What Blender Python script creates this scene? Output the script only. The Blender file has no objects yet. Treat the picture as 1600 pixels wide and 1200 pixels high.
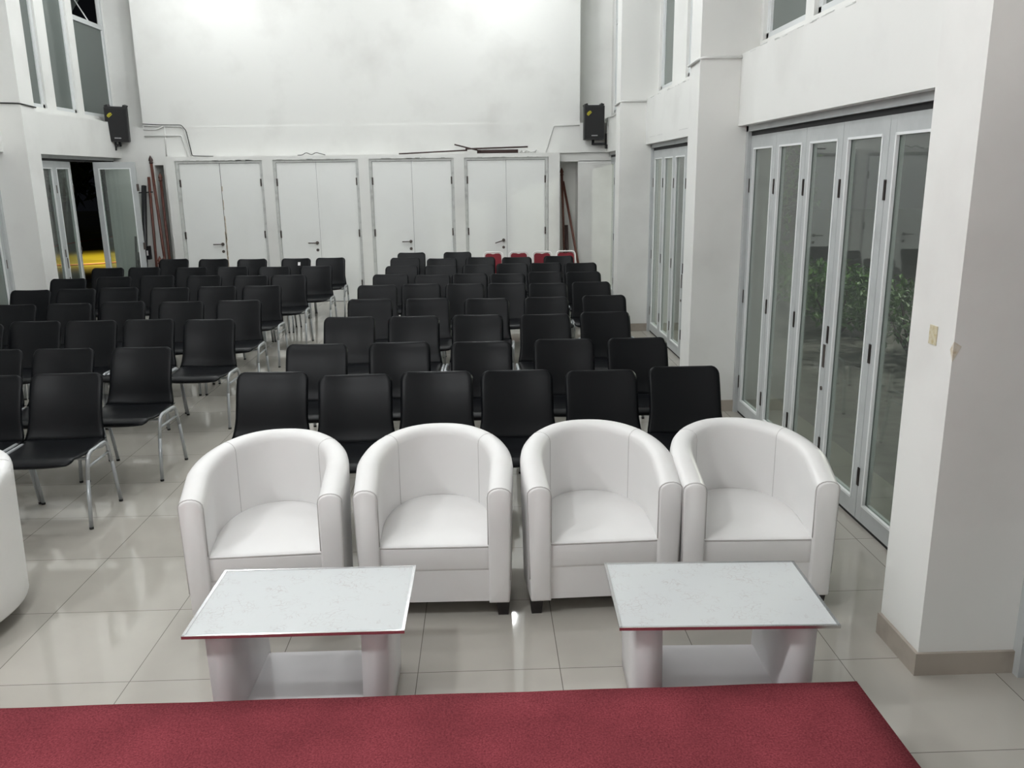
import bpy, bmesh, math, random
from mathutils import Vector, Matrix
C = bpy.context.scene.collection
PI = math.pi
rnd = random.Random(7)

# ------------------------------------------------------------------ camera, world, exposure
F_PX, PITCH, YAW, ROLL = 1309.79, 0.242643, 0.031798, -0.012712
CAM = Vector((1.5118, -2.5516, 2.0262))
fw = Vector((math.sin(YAW)*math.cos(PITCH), math.cos(YAW)*math.cos(PITCH), -math.sin(PITCH)))
r0 = Vector((math.cos(YAW), -math.sin(YAW), 0)); u0 = r0.cross(fw)
rt = r0*math.cos(ROLL) + u0*math.sin(ROLL); up = -r0*math.sin(ROLL) + u0*math.cos(ROLL)
cd = bpy.data.cameras.new('camera'); cam = bpy.data.objects.new('camera', cd); C.objects.link(cam)
cd.sensor_width = 36; cd.lens = F_PX/1600*36; cd.clip_start = .05; cd.clip_end = 300
m3 = Matrix((rt, up, -fw)).transposed()
cam.matrix_world = Matrix.Translation(CAM) @ m3.to_4x4()
sc = bpy.context.scene; sc.camera = cam
w = bpy.data.worlds.new('night'); sc.world = w; w.use_nodes = True
w.node_tree.nodes['Background'].inputs[0].default_value = (.003, .0033, .004, 1)
w.node_tree.nodes['Background'].inputs[1].default_value = 1
sc.view_settings.view_transform = 'Standard'; sc.view_settings.look = 'None'
sc.view_settings.gamma = 1; sc.view_settings.use_curve_mapping = False
sc.view_settings.exposure = 0.0
LAMPS = (265, 120, 172, 165, 115)   # emission of the five rows of pendant bulbs, stage end first
COURT = 3800.0        # flood light of the ball court outside

# ------------------------------------------------------------------ materials
def srgb(r, g, b):
    f = lambda c: (c/255/12.92) if c/255 <= .04045 else ((c/255+.055)/1.055)**2.4
    return (f(r), f(g), f(b), 1)
def mat(name, col, rough=.6, metal=0, spec=.5, coat=0, bump=None, noise=None, emit=None):
    m = bpy.data.materials.new(name); m.use_nodes = True
    nt = m.node_tree; N = nt.nodes; L = nt.links; b = N['Principled BSDF']
    b.inputs['Base Color'].default_value = col if len(col) == 4 else (*col, 1)
    b.inputs['Roughness'].default_value = rough; b.inputs['Metallic'].default_value = metal
    b.inputs['Specular IOR Level'].default_value = spec
    b.inputs['Coat Weight'].default_value = coat; b.inputs['Coat Roughness'].default_value = .08
    tc = N.new('ShaderNodeTexCoord')
    if noise:   # (scale, colour2, lo, hi)
        n = N.new('ShaderNodeTexNoise'); n.inputs['Scale'].default_value = noise[0]; n.inputs['Detail'].default_value = 6
        L.new(tc.outputs['Object'], n.inputs['Vector'])
        r = N.new('ShaderNodeMapRange'); r.inputs[1].default_value = noise[2]; r.inputs[2].default_value = noise[3]
        L.new(n.outputs[0], r.inputs[0])
        mx = N.new('ShaderNodeMix'); mx.data_type = 'RGBA'
        mx.inputs[6].default_value = b.inputs['Base Color'].default_value
        c2 = noise[1]; mx.inputs[7].default_value = c2 if len(c2) == 4 else (*c2, 1)
        L.new(r.outputs[0], mx.inputs[0]); L.new(mx.outputs[2], b.inputs['Base Color'])
    if bump:    # (scale, strength, distance)
        n2 = N.new('ShaderNodeTexNoise'); n2.inputs['Scale'].default_value = bump[0]; n2.inputs['Detail'].default_value = 4
        L.new(tc.outputs['Object'], n2.inputs['Vector'])
        bp = N.new('ShaderNodeBump'); bp.inputs['Strength'].default_value = bump[1]; bp.inputs['Distance'].default_value = bump[2]
        L.new(n2.outputs[0], bp.inputs['Height']); L.new(bp.outputs[0], b.inputs['Normal'])
    if emit:
        b.inputs['Emission Color'].default_value = (*emit[0], 1); b.inputs['Emission Strength'].default_value = emit[1]
    return m
M = {}
M['wall'] = mat('white_paint', (.80, .80, .775), .62, spec=.35, noise=(1.3, (.70, .695, .67), .50, .78), bump=(9, .12, .01))
M['ceiling'] = mat('ceiling_paint', (.78, .78, .76), .8)
M['skirt'] = mat('beige_tile', srgb(172, 163, 152), .3, noise=(6, srgb(150, 140, 130), .5, .8))
M['alu'] = mat('painted_frame', (.50, .52, .52), .42, noise=(5, (.42, .44, .44), .5, .8))
M['bead'] = mat('glazing_bead', (.82, .84, .84), .35)
M['sash'] = mat('window_frame_paint', (.66, .68, .68), .45)
M['dark'] = mat('dark_gap', (.015, .015, .016), .7)
M['hinge'] = mat('bronze_hinge', (.12, .10, .09), .45, metal=.6)
M['doorw'] = mat('white_laminate_door', (.86, .87, .85), .45, noise=(2, (.83, .84, .815), .5, .8))
M['jamb'] = mat('grey_jamb', (.58, .59, .57), .55, noise=(12, (.45, .45, .44), .5, .75))
M['stain'] = mat('brown_stain', srgb(190, 172, 140), .8, noise=(40, srgb(212, 206, 192), .35, .6))
M['black'] = mat('black_leatherette', (.0042, .0048, .006), .38, spec=.19, bump=(220, .05, .002))
M['steel'] = mat('grey_painted_steel', (.42, .44, .45), .32, metal=.35)
M['rubber'] = mat('black_rubber', (.012, .012, .012), .6)
M['white'] = mat('white_leatherette', (.80, .79, .782), .42, spec=.5, noise=(3, (.76, .74, .725), .5, .8), bump=(160, .06, .002))
M['piping'] = mat('seam_piping', (.52, .50, .49), .6)
M['blackw'] = mat('black_wood_foot', (.015, .012, .013), .45)
M['table'] = mat('white_table_laminate', (.78, .76, .77), .35, bump=(60, .08, .002))
M['chrome'] = mat('chrome_edge', (.65, .65, .66), .2, metal=1)
M['red'] = mat('red_fabric', (.20, .009, .02), .75, bump=(300, .2, .002))
M['shellw'] = mat('white_plastic', (.85, .83, .82), .35)
M['wood'] = mat('brown_varnished_wood', (.12, .040, .027), .45, noise=(14, (.09, .026, .018), .45, .7))
M['dwood'] = mat('dark_pole', (.045, .022, .02), .5)
M['blackm'] = mat('black_metal', (.012, .012, .014), .45)
M['blackc'] = mat('speaker_plastic', (.012, .012, .013), .5, bump=(120, .1, .002))
M['grille'] = mat('speaker_grille', (.008, .008, .009), .65, bump=(400, .3, .002))
M['yellow'] = mat('yellow_print', (.62, .55, .03), .5)
M['silver'] = mat('silver_badge', (.6, .6, .6), .35, metal=.5)
M['conduit'] = mat('white_conduit', (.74, .74, .72), .4)
M['cable'] = mat('black_cable', (.02, .02, .02), .5)
M['tape'] = mat('yellowed_tape', srgb(205, 198, 172), .6, noise=(60, srgb(186, 170, 128), .45, .7))
M['leaf'] = mat('shrub_leaf', (.045, .13, .025), .5, noise=(4, (.10, .22, .03), .4, .7))
M['dleaf'] = mat('night_tree_leaf', (.035, .06, .015), .6)
M['bark'] = mat('bark', (.06, .04, .03), .9)
M['court'] = mat('ball_court', srgb(150, 138, 40), .35, noise=(.8, srgb(120, 105, 35), .4, .7))
M['cline'] = mat('court_line', srgb(205, 120, 70), .5)
M['paving'] = mat('outdoor_paving', (.16, .155, .145), .7, noise=(7, (.10, .10, .09), .45, .65))
M['bulbs'] = [mat('lamp_glow', (1, 1, 1), .5, emit=((.955, .985, 1.0), e)) for e in LAMPS]

def nodes(m):
    return m.node_tree.nodes, m.node_tree.links, m.node_tree.nodes['Principled BSDF']
# floor: 60 cm polished tiles, joints at whole multiples of .6 m
def floor_mat():
    m = mat('polished_tile', (.6, .58, .53), .10, spec=.65); N, L, b = nodes(m)
    tc = N['Texture Coordinate']
    br = N.new('ShaderNodeTexBrick'); br.offset = 0; br.squash = 1
    br.inputs['Scale'].default_value = 1; br.inputs['Brick Width'].default_value = .6; br.inputs['Row Height'].default_value = .6
    br.inputs['Mortar Size'].default_value = .0018; br.inputs['Mortar Smooth'].default_value = .2; br.inputs['Bias'].default_value = 0
    br.inputs['Color1'].default_value = (.46, .435, .39, 1); br.inputs['Color2'].default_value = (.43, .408, .365, 1)
    br.inputs['Mortar'].default_value = (.13, .12, .105, 1)
    L.new(tc.outputs['Object'], br.inputs['Vector'])
    n = N.new('ShaderNodeTexNoise'); n.inputs['Scale'].default_value = 2.2; n.inputs['Detail'].default_value = 8
    L.new(tc.outputs['Object'], n.inputs['Vector'])
    r = N.new('ShaderNodeMapRange'); r.inputs[1].default_value = .35; r.inputs[2].default_value = .7; r.inputs[3].default_value = 1.03; r.inputs[4].default_value = .94
    L.new(n.outputs[0], r.inputs[0])
    mx = N.new('ShaderNodeMix'); mx.data_type = 'RGBA'; mx.blend_type = 'MULTIPLY'; mx.inputs[0].default_value = 1
    L.new(br.outputs['Color'], mx.inputs[6]); L.new(r.outputs[0], mx.inputs[7]); L.new(mx.outputs[2], b.inputs['Base Color'])
    r2 = N.new('ShaderNodeMapRange'); r2.inputs[1].default_value = .3; r2.inputs[2].default_value = .75; r2.inputs[3].default_value = .025; r2.inputs[4].default_value = .07
    L.new(n.outputs[0], r2.inputs[0]); L.new(r2.outputs[0], b.inputs['Roughness'])
    return m
M['floor'] = floor_mat()
def carpet_mat():
    m = mat('red_carpet', (.2, .03, .04), .95, spec=.1); N, L, b = nodes(m); tc = N['Texture Coordinate']
    n = N.new('ShaderNodeTexNoise'); n.inputs['Scale'].default_value = 150; n.inputs['Detail'].default_value = 5; n.inputs['Roughness'].default_value = .8
    n2 = N.new('ShaderNodeTexNoise'); n2.inputs['Scale'].default_value = 4; n2.inputs['Detail'].default_value = 5
    L.new(tc.outputs['Object'], n.inputs['Vector']); L.new(tc.outputs['Object'], n2.inputs['Vector'])
    cr = N.new('ShaderNodeValToRGB'); e = cr.color_ramp.elements
    e[0].position = .3; e[0].color = (.13, .018, .026, 1); e[1].position = .7; e[1].color = (.42, .085, .105, 1)
    L.new(n.outputs[0], cr.inputs[0])
    r = N.new('ShaderNodeMapRange'); r.inputs[1].default_value = .3; r.inputs[2].default_value = .7; r.inputs[3].default_value = .82; r.inputs[4].default_value = 1.12
    L.new(n2.outputs[0], r.inputs[0])
    mx = N.new('ShaderNodeMix'); mx.data_type = 'RGBA'; mx.blend_type = 'MULTIPLY'; mx.inputs[0].default_value = 1
    L.new(cr.outputs[0], mx.inputs[6]); L.new(r.outputs[0], mx.inputs[7]); L.new(mx.outputs[2], b.inputs['Base Color'])
    bp = N.new('ShaderNodeBump'); bp.inputs['Strength'].default_value = .8; bp.inputs['Distance'].default_value = .006
    L.new(n.outputs[0], bp.inputs['Height']); L.new(bp.outputs[0], b.inputs['Normal'])
    return m
M['carpet'] = carpet_mat()
def tabletop_mat():
    m = mat('patterned_white_cover', (.8, .8, .8), .5); N, L, b = nodes(m); tc = N['Texture Coordinate']
    v = N.new('ShaderNodeTexVoronoi'); v.feature = 'DISTANCE_TO_EDGE'; v.inputs['Scale'].default_value = 42
    n = N.new('ShaderNodeTexNoise'); n.inputs['Scale'].default_value = 9; n.inputs['Detail'].default_value = 3
    ds = N.new('ShaderNodeMix'); ds.data_type = 'VECTOR'; ds.inputs[0].default_value = .12
    L.new(tc.outputs['Object'], n.inputs['Vector']); L.new(tc.outputs['Object'], ds.inputs[4]); L.new(n.outputs[1], ds.inputs[5])
    L.new(ds.outputs[1], v.inputs['Vector'])
    r = N.new('ShaderNodeMapRange'); r.inputs[1].default_value = .02; r.inputs[2].default_value = .06; r.inputs[3].default_value = 1; r.inputs[4].default_value = 0
    L.new(v.outputs['Distance'], r.inputs[0])
    n2 = N.new('ShaderNodeTexNoise'); n2.inputs['Scale'].default_value = 14
    L.new(tc.outputs['Object'], n2.inputs['Vector'])
    r3 = N.new('ShaderNodeMapRange'); r3.inputs[1].default_value = .48; r3.inputs[2].default_value = .62; L.new(n2.outputs[0], r3.inputs[0])
    mu = N.new('ShaderNodeMath'); mu.operation = 'MULTIPLY'; L.new(r.outputs[0], mu.inputs[0]); L.new(r3.outputs[0], mu.inputs[1])
    mx = N.new('ShaderNodeMix'); mx.data_type = 'RGBA'; mx.inputs[6].default_value = (.61, .63, .635, 1); mx.inputs[7].default_value = (.53, .52, .52, 1)
    L.new(mu.outputs[0], mx.inputs[0]); L.new(mx.outputs[2], b.inputs['Base Color'])
    return m
M['tabletop'] = tabletop_mat()
def glass_mat(name, tint, dust, dustcol, refl=1.0):
    m = bpy.data.materials.new(name); m.use_nodes = True; nt = m.node_tree; N = nt.nodes; L = nt.links
    N.remove(N['Principled BSDF']); out = N['Material Output']
    tr = N.new('ShaderNodeBsdfTransparent'); tr.inputs[0].default_value = tint
    gl = N.new('ShaderNodeBsdfGlossy'); gl.inputs['Roughness'].default_value = .02; gl.inputs[0].default_value = (refl, refl, refl, 1)
    # Schlick reflectance, the same on both faces of the pane
    ge = N.new('ShaderNodeNewGeometry'); dt = N.new('ShaderNodeVectorMath'); dt.operation = 'DOT_PRODUCT'
    L.new(ge.outputs['Normal'], dt.inputs[0]); L.new(ge.outputs['Incoming'], dt.inputs[1])
    def mth(op, a, b=None, c=None):
        q = N.new('ShaderNodeMath'); q.operation = op
        for k, v in enumerate((a, b, c)):
            if v is None: continue
            if isinstance(v, (int, float)): q.inputs[k].default_value = v
            else: L.new(v, q.inputs[k])
        return q.outputs[0]
    f5 = mth('POWER', mth('SUBTRACT', 1.0, mth('ABSOLUTE', dt.outputs['Value'])), 5.0)
    fr = mth('MULTIPLY_ADD', f5, .92, .065)
    mx = N.new('ShaderNodeMixShader'); L.new(fr, mx.inputs[0]); L.new(tr.outputs[0], mx.inputs[1]); L.new(gl.outputs[0], mx.inputs[2])
    df = N.new('ShaderNodeBsdfDiffuse'); df.inputs[0].default_value = dustcol
    m2 = N.new('ShaderNodeMixShader'); m2.inputs[0].default_value = dust
    L.new(mx.outputs[0], m2.inputs[1]); L.new(df.outputs[0], m2.inputs[2]); L.new(m2.outputs[0], out.inputs[0])
    return m
M['glass'] = glass_mat('door_glass', (.80, .85, .82, 1), .07, (.5, .52, .5, 1))
M['haze'] = glass_mat('filmed_window_glass', (.45, .5, .47, 1), .42, (.30, .335, .315, 1))

# ------------------------------------------------------------------ mesh helpers
def bx(bm, x0, x1, y0, y1, z0, z1, mi=0):
    v = [bm.verts.new((x, y, z)) for x in (x0, x1) for y in (y0, y1) for z in (z0, z1)]
    for f in ((0,1,3,2),(4,6,7,5),(0,4,5,1),(2,3,7,6),(0,2,6,4),(1,5,7,3)):
        fc = bm.faces.new([v[i] for i in f]); fc.material_index = mi
def bxm(bm, mtx, sx, sy, sz, mi=0):
    v = [bm.verts.new(mtx @ Vector((x*sx/2, y*sy/2, z*sz/2))) for x in (-1,1) for y in (-1,1) for z in (-1,1)]
    for f in ((0,1,3,2),(4,6,7,5),(0,4,5,1),(2,3,7,6),(0,2,6,4),(1,5,7,3)):
        fc = bm.faces.new([v[i] for i in f]); fc.material_index = mi
def tube(bm, pts, rad, n=8, cap=True, mi=0, closed=False):
    pts = [Vector(p) for p in pts]; rings = []
    K = len(pts)
    prev = None
    for i, p in enumerate(pts):
        a = pts[i-1] if (i > 0 or closed) else p; b = pts[(i+1) % K] if (i < K-1 or closed) else p
        t = (b-a).normalized()
        if prev is None:
            ref = Vector((0,0,1)) if abs(t.z) < .9 else Vector((1,0,0))
            x = t.cross(ref).normalized()
        else:
            x = (prev - t*prev.dot(t)).normalized()
        prev = x; y = t.cross(x)
        r = rad[i] if isinstance(rad, (list, tuple)) else rad
        rings.append([bm.verts.new(p + x*math.cos(2*PI*k/n)*r + y*math.sin(2*PI*k/n)*r) for k in range(n)])
    for i in range(K if closed else K-1):
        A, B = rings[i], rings[(i+1) % K]
        for k in range(n):
            f = bm.faces.new((A[k], A[(k+1)%n], B[(k+1)%n], B[k])); f.smooth = True; f.material_index = mi
    if cap and not closed:
        bm.faces.new(rings[0][::-1]).material_index = mi; bm.faces.new(rings[-1]).material_index = mi
def arc(points, r, n=5):
    """round the corners of a polyline"""
    P = [Vector(p) for p in points]; out = [P[0]]
    for i in range(1, len(P)-1):
        a = (P[i-1]-P[i]); b = (P[i+1]-P[i]); ra = min(r, a.length*.49, b.length*.49)
        s = P[i]+a.normalized()*ra; e = P[i]+b.normalized()*ra
        for k in range(n+1):
            t = k/n; out.append(s*(1-t)**2 + P[i]*2*t*(1-t) + e*t*t)
    out.append(P[-1]); return out
def grid_surf(bm, rings, closed=True, smooth=True, mi=0, capa=True, capb=True):
    R = [[bm.verts.new(p) for p in r] for r in rings]; n = len(R[0])
    for i in range(len(R)-1):
        for k in range(n if closed else n-1):
            f = bm.faces.new((R[i][k], R[i][(k+1)%n], R[i+1][(k+1)%n], R[i+1][k])); f.smooth = smooth; f.material_index = mi
    if closed and capa: f = bm.faces.new(R[0][::-1]); f.smooth = smooth; f.material_index = mi
    if closed and capb: f = bm.faces.new(R[-1]); f.smooth = smooth; f.material_index = mi
def bevel(bm, w=.004, seg=2, ang=40):
    es = [e for e in bm.edges if len(e.link_faces) == 2 and e.calc_face_angle(0) > math.radians(ang)]
    bmesh.ops.bevel(bm, geom=es, offset=w, segments=seg, profile=.5, affect='EDGES')
def obj(name, bm, m, parent=None, recalc=True):
    if recalc: bmesh.ops.recalc_face_normals(bm, faces=bm.faces)
    me = bpy.data.meshes.new(name); bm.to_mesh(me); bm.free()
    for k in (m if isinstance(m, (list, tuple)) else [m]): me.materials.append(k)
    o = bpy.data.objects.new(name, me); C.objects.link(o)
    if parent: o.parent = parent
    return o
def struct(name, bm, m, parent=None):
    o = obj(name, bm, m, parent)
    if not parent: o['kind'] = 'structure'
    return o
def tag(o, label, cat, group=None):
    o['label'] = label; o['category'] = cat
    if group: o['group'] = group
    return o
def thing(name, label, cat, loc=(0,0,0), rotz=0, group=None):
    o = bpy.data.objects.new(name, None); C.objects.link(o); o.empty_display_size = .1
    o.location = loc; o.rotation_euler = (0,0,rotz)
    return tag(o, label, cat, group)
def dup_tree(o, parent=None):
    c = o.copy(); C.objects.link(c)
    if parent: c.parent = parent
    for ch in list(o.children): dup_tree(ch, c)
    return c
def dup(root, loc, rotz, label=None, group=None):
    r = dup_tree(root); r.location = loc; r.rotation_euler = (0,0,rotz)
    if label: r['label'] = label
    if group: r['group'] = group
    return r
NB = bmesh.new

# ------------------------------------------------------------------ the room shell
H = 6.2
XR, XL = 3.27, -4.13          # pillar faces; the left side mirrors the right about x = -.43
mir = lambda x: -.86 - x
PILL = [(-3.52, -3.19), (.48, .81), (4.49, 4.82), (8.46, 8.79)]
YB = 12.4
YF = -5.2
bm = NB(); bx(bm, -5.0, 4.2, YF-.2, YB+.4, -.12, 0); struct('floor', bm, M['floor'])
bm = NB(); bx(bm, -5.0, 4.2, YF-.2, YB+.4, H, H+.15); struct('ceiling', bm, M['ceiling'])
WIN = {  # window openings (y0, y1) in the upper wall of each bay, nearest bay first
 'r': [[(-2.9,-2.0),(-1.8,-.9)], [(1.1,2.28),(2.5,3.38),(3.53,4.43)], [(5.1,6.0),(6.2,7.0),(7.66,8.42)], [(9.1,10.1),(10.4,11.1),(11.27,12.2)]],
 'l': [[(-2.9,-2.0),(-1.8,-.9)], [(1.1,2.28),(2.5,3.38),(3.53,4.43)], [(5.1,6.0),(6.2,7.0),(7.4,8.3)], [(9.1,10.10),(10.37,11.05),(11.25,12.39)]]}
SILL, HEAD = 3.04, 5.35
BAYS = [(-3.19, .48), (.81, 4.49), (4.82, 8.46), (8.79, 12.25)]
for side in 'rl':
    sx = (lambda x: x) if side == 'r' else mir
    def B(bm, x0, x1, *a): bx(bm, min(sx(x0), sx(x1)), max(sx(x0), sx(x1)), *a)
    bm = NB()
    for y0, y1 in PILL: B(bm, 3.27, 4.0, y0, y1, 0, H)
    B(bm, 3.66, 4.0, YF-.2, -3.5, 0, H)
    for b, (y0, y1) in enumerate(BAYS):
        B(bm, 3.60 if side == 'r' else 3.56, 3.80, y0, y1 if b < 3 else YB, 2.40, 2.95)          # lintel over the folding doors
        # upper wall with window openings
        ye = y1 if b < 3 else YB
        B(bm, 3.74, 3.86, y0, ye, 2.95, SILL); B(bm, 3.74, 3.86, y0, ye, HEAD, H)
        c = y0
        for a, d in WIN[side][b]:
            B(bm, 3.74, 3.86, c, a, SILL, HEAD); c = d
        B(bm, 3.74, 3.86, c, ye, SILL, HEAD)
    struct('wall_right' if side == 'r' else 'wall_left', bm, M['wall'])
    bm = NB()
    for y0, y1 in PILL:
        L = [(3.255, y0-.014), (3.68, y0-.014), (3.68, y0+.002), (3.272, y0+.002), (3.272, y1), (3.255, y1)]
        grid_surf(bm, [[(sx(a), b_, z) for a, b_ in L] for z in (0, .10)], smooth=False)
    struct('baseboard_right' if side == 'r' else 'baseboard_left', bm, M['skirt'])

# front wall behind the camera
bm = NB(); bx(bm, -5.0, 4.2, YF-.3, YF, 0, H); struct('wall_front', bm, M['wall'])
# back wall: door wall (y 11.7), ledge, set-back upper wall (y 12), corner strips (y 12.4) with niches
DOORS = [(-3.42, -2.11), (-1.85, -.55), (-.29, 1.01), (1.27, 2.56)]
bm = NB()
YD = 11.7
bx(bm, -3.62, DOORS[0][0]-.05, YD, 12.1, 0, 2.335)
for a, b in zip(DOORS[:-1], DOORS[1:]):
    bx(bm, a[1]+.045, b[0]-.045, YD, 12.1, 0, 2.335)
bx(bm, DOORS[3][1]+.05, 2.80, YD, 12.1, 0, 2.335)
bx(bm, -3.62, 2.80, YD, 12.1, 2.335, 2.40)                     # bar over the doors
bx(bm, -3.50, 2.74, 12.0, 12.1, 0, 2.335)                       # behind the doors
bx(bm, -4.02, 3.16, 11.98, 12.5, 2.40, 2.88)                    # beam
bx(bm, -4.02, 3.16, 12.0, 12.5, 2.88, H)
bx(bm, mir(3.86), -4.02, YB, 12.6, 2.38, H); bx(bm, 3.16, 3.86, YB, 12.6, 2.38, H)
# below the beam line the corners come forward to y 12.05; each holds a tall niche
bx(bm, mir(3.86), -4.02, 11.981, 12.6, 2.28, 2.88); bx(bm, 3.16, 3.86, 11.982, 12.6, 2.405, 2.88)
bx(bm, -4.02, -3.6, 11.981, 12.6, 2.28, 2.41); bx(bm, 2.80, 3.86, 12.04, 12.6, 2.26, 2.40)
bx(bm, 3.14, 3.86, 12.04, 12.6, 0, 2.27); bx(bm, 2.79, 2.815, 12.04, 12.6, 0, 2.27); bx(bm, 2.81, 3.15, 12.42, 12.62, 0, 2.3)
bx(bm, mir(3.86), -3.90, 11.98, 12.6, 0, 2.29); bx(bm, -3.755, -3.60, 11.98, 12.6, 0, 2.29); bx(bm, -3.91, -3.75, 12.42, 12.62, 0, 2.3)
struct('wall_back', bm, M['wall'])

# double doors in the back wall
def back_door(idx, x0, x1, splay=0, dirty=False):
    root = bpy.data.objects.new('door_%d' % idx, None); C.objects.link(root); root['kind'] = 'structure'
    root.location = ((x0+x1)/2, YD+.05, 0)
    w = x1-x0; h = 2.29
    bm = NB()
    for s in (-1, 1):
        bx(bm, s*w/2 - (.0 if s > 0 else .045), s*w/2 + (.045 if s > 0 else 0), -.03, .02, 0, h+.045)
    bx(bm, -w/2, w/2, -.03, .02, h+.005, h+.045)
    bevel(bm, .004, 1); obj('door_frame', bm, M['jamb'], root)
    for s in (-1, 1):
        bm = NB()
        a, b = (-w/2+.004, -.004+(.0)) if s < 0 else (.004, w/2-.004)
        bx(bm, a, b, -.012, .025, .006, h)
        if s > 0 and not dirty: bx(bm, a-.004, a+.035, -.018, -.012, .006, h)   # meeting cover strip
        bevel(bm, .002, 1)
        leaf = obj('door_leaf', bm, M['doorw'], root)
        hb = NB()
        for z in (1.98, 1.14, .3):
            bx(hb, s*w/2-.012, s*w/2+.012, -.03, -.008, z-.06, z+.06)
        obj('hinge', hb, M['hinge'], leaf)
        if s < 0:
            hd = NB()
            tube(hd, [(-.06,-.012,.99), (-.06,-.035,.99)], .026, 12)
            tube(hd, arc([(-.06,-.03,.99), (-.06,-.075,.99), (-.20,-.075,.99-splay)], .02), .009, 8)
            obj('door_handle', hd, M['hinge'], leaf)
            hd = NB(); tube(hd, [(-.06,-.012,.87), (-.06,-.022,.87)], .024, 12); obj('keyhole_rose', hd, M['hinge'], leaf)
    bm = NB(); bx(bm, -.004, .004, -.011, .0, 0, h); bx(bm, -w/2, w/2, -.005, .02, h, h+.006)
    obj('door_gap', bm, M['dark'], root)
    if dirty:
        bm = NB()
        for z, l, wd in ((1.65,.10,.010), (1.30,.25,.014), (.95,.36,.008), (1.9,.05,.014)):
            bx(bm, .005, .005+wd, -.0145, -.012, z-l, z+l*.6)
        bx(bm, -.012, -.004, -.0145, -.012, .3, 1.2)
        obj('brown_stain', bm, M['stain'], root)
    return root
back_door(1, *DOORS[0], dirty=True); back_door(2, *DOORS[1]); back_door(3, *DOORS[2]); back_door(4, *DOORS[3], splay=.045)
# flaking paint and scuffs along the lintel of the doors
bm = NB()
for i in range(60):
    d = DOORS[rnd.randrange(4)]; x = rnd.uniform(d[0], d[1]-.1)
    bx(bm, x, x+rnd.uniform(.02,.12), YD-.0015, YD+.01, 2.334-rnd.uniform(0,.004), 2.338+rnd.uniform(0,.01))
struct('trim_1', bm, M['jamb'])

# worn plaster edge along the lintels of the right wall, and the chipped corner of the near pillar
bm = NB()
for i in range(110):
    b = BAYS[1 + i % 3]; y = rnd.uniform(b[0]+.05, b[1]-.3); l = rnd.uniform(.02, .16); z = 2.948-rnd.uniform(0, .012)
    bx(bm, 3.5985, 3.606, y, y+l, z, z+rnd.uniform(.002, .007))
for i in range(26):
    y = rnd.uniform(4.95, 8.2); bx(bm, 3.5985, 3.606, y, y+.12, 2.478, 2.481)
struct('trim_2', bm, M['jamb'])
bm = NB()
v = [bm.verts.new(p) for p in ((3.2692,.4792,1.405),(3.2692,.4792,1.330),(3.2705,.4785,1.325),(3.300,.4785,1.385),(3.269,.50,1.37))]
bm.faces.new((v[0],v[1],v[2],v[3])); bm.faces.new((v[0],v[4],v[1]))
struct('trim_3', bm, M['stain'])

# folding glass doors ------------------------------------------------------------------
def leaf_proto():
    """one folding leaf: x = thickness (room side is -x), y = width 0..W, z up; W scaled per bay"""
    W = .592; Z0, Z1 = .02, 2.32
    root = bpy.data.objects.new('door_leaf', None); C.objects.link(root)
    bm = NB(); s = .072
    bx(bm, -.02, .02, .002, s, Z0, Z1); bx(bm, -.02, .02, W-s, W-.002, Z0, Z1)
    bx(bm, -.0195, .0195, s, W-s, Z1-.095, Z1); bx(bm, -.0195, .0195, s, W-s, Z0, Z0+.10)
    bevel(bm, .003, 1); obj('leaf_frame', bm, M['alu'], root)
    bm = NB(); z0, z1 = Z0+.10, Z1-.095
    for side in (-1, 1):
        xa, xb = (-.024, -.006) if side < 0 else (.006, .024)
        bx(bm, xa, xb, s-.002, s+.012, z0, z1); bx(bm, xa, xb, W-s-.012, W-s+.002, z0, z1)
        bx(bm, xa, xb, s, W-s, z0-.002, z0+.012); bx(bm, xa, xb, s, W-s, z1-.012, z1+.002)
    obj('glazing_bead', bm, M['bead'], root)
    bm = NB(); bx(bm, -.003, .003, s, W-s, z0, z1); obj('pane', bm, M['glass'], root)
    return root
LEAF = leaf_proto()
leaf_used = [False]
def add_leaf(parent, x, y, ang, mirror, hinge='both', handle=False, sy=1.0):
    if leaf_used[0]: o = dup_tree(LEAF)
    else: o = LEAF; leaf_used[0] = True
    o.parent = parent; o.location = (x, y, 0); o.rotation_euler = (0, 0, ang); o.scale = (1, sy, 1)
    d = 1 if mirror else -1          # room side
    hb = NB()
    for z in (1.93, 1.02, .28):
        bx(hb, d*.021-.004, d*.021+.004, .592-.012, .592+.012, z-.055, z+.055)
    obj('hinge', hb, M['hinge'], o)
    if handle:
        hb = NB(); bx(hb, d*.021-.003, d*.021+.003, .018, .05, .80, .95); obj('flush_handle', hb, M['hinge'], o)
        hb = NB(); tube(hb, [(d*.018,.034,.66), (d*.026,.034,.66)], .014, 10); obj('lock_cylinder', hb, M['hinge'], o)
        hb = NB(); bx(hb, d*.021-.002, d*.021+.002, .02, .034, .1, .26); obj('floor_bolt', hb, M['silver'], o)
    return o
dn = [5]
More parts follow.
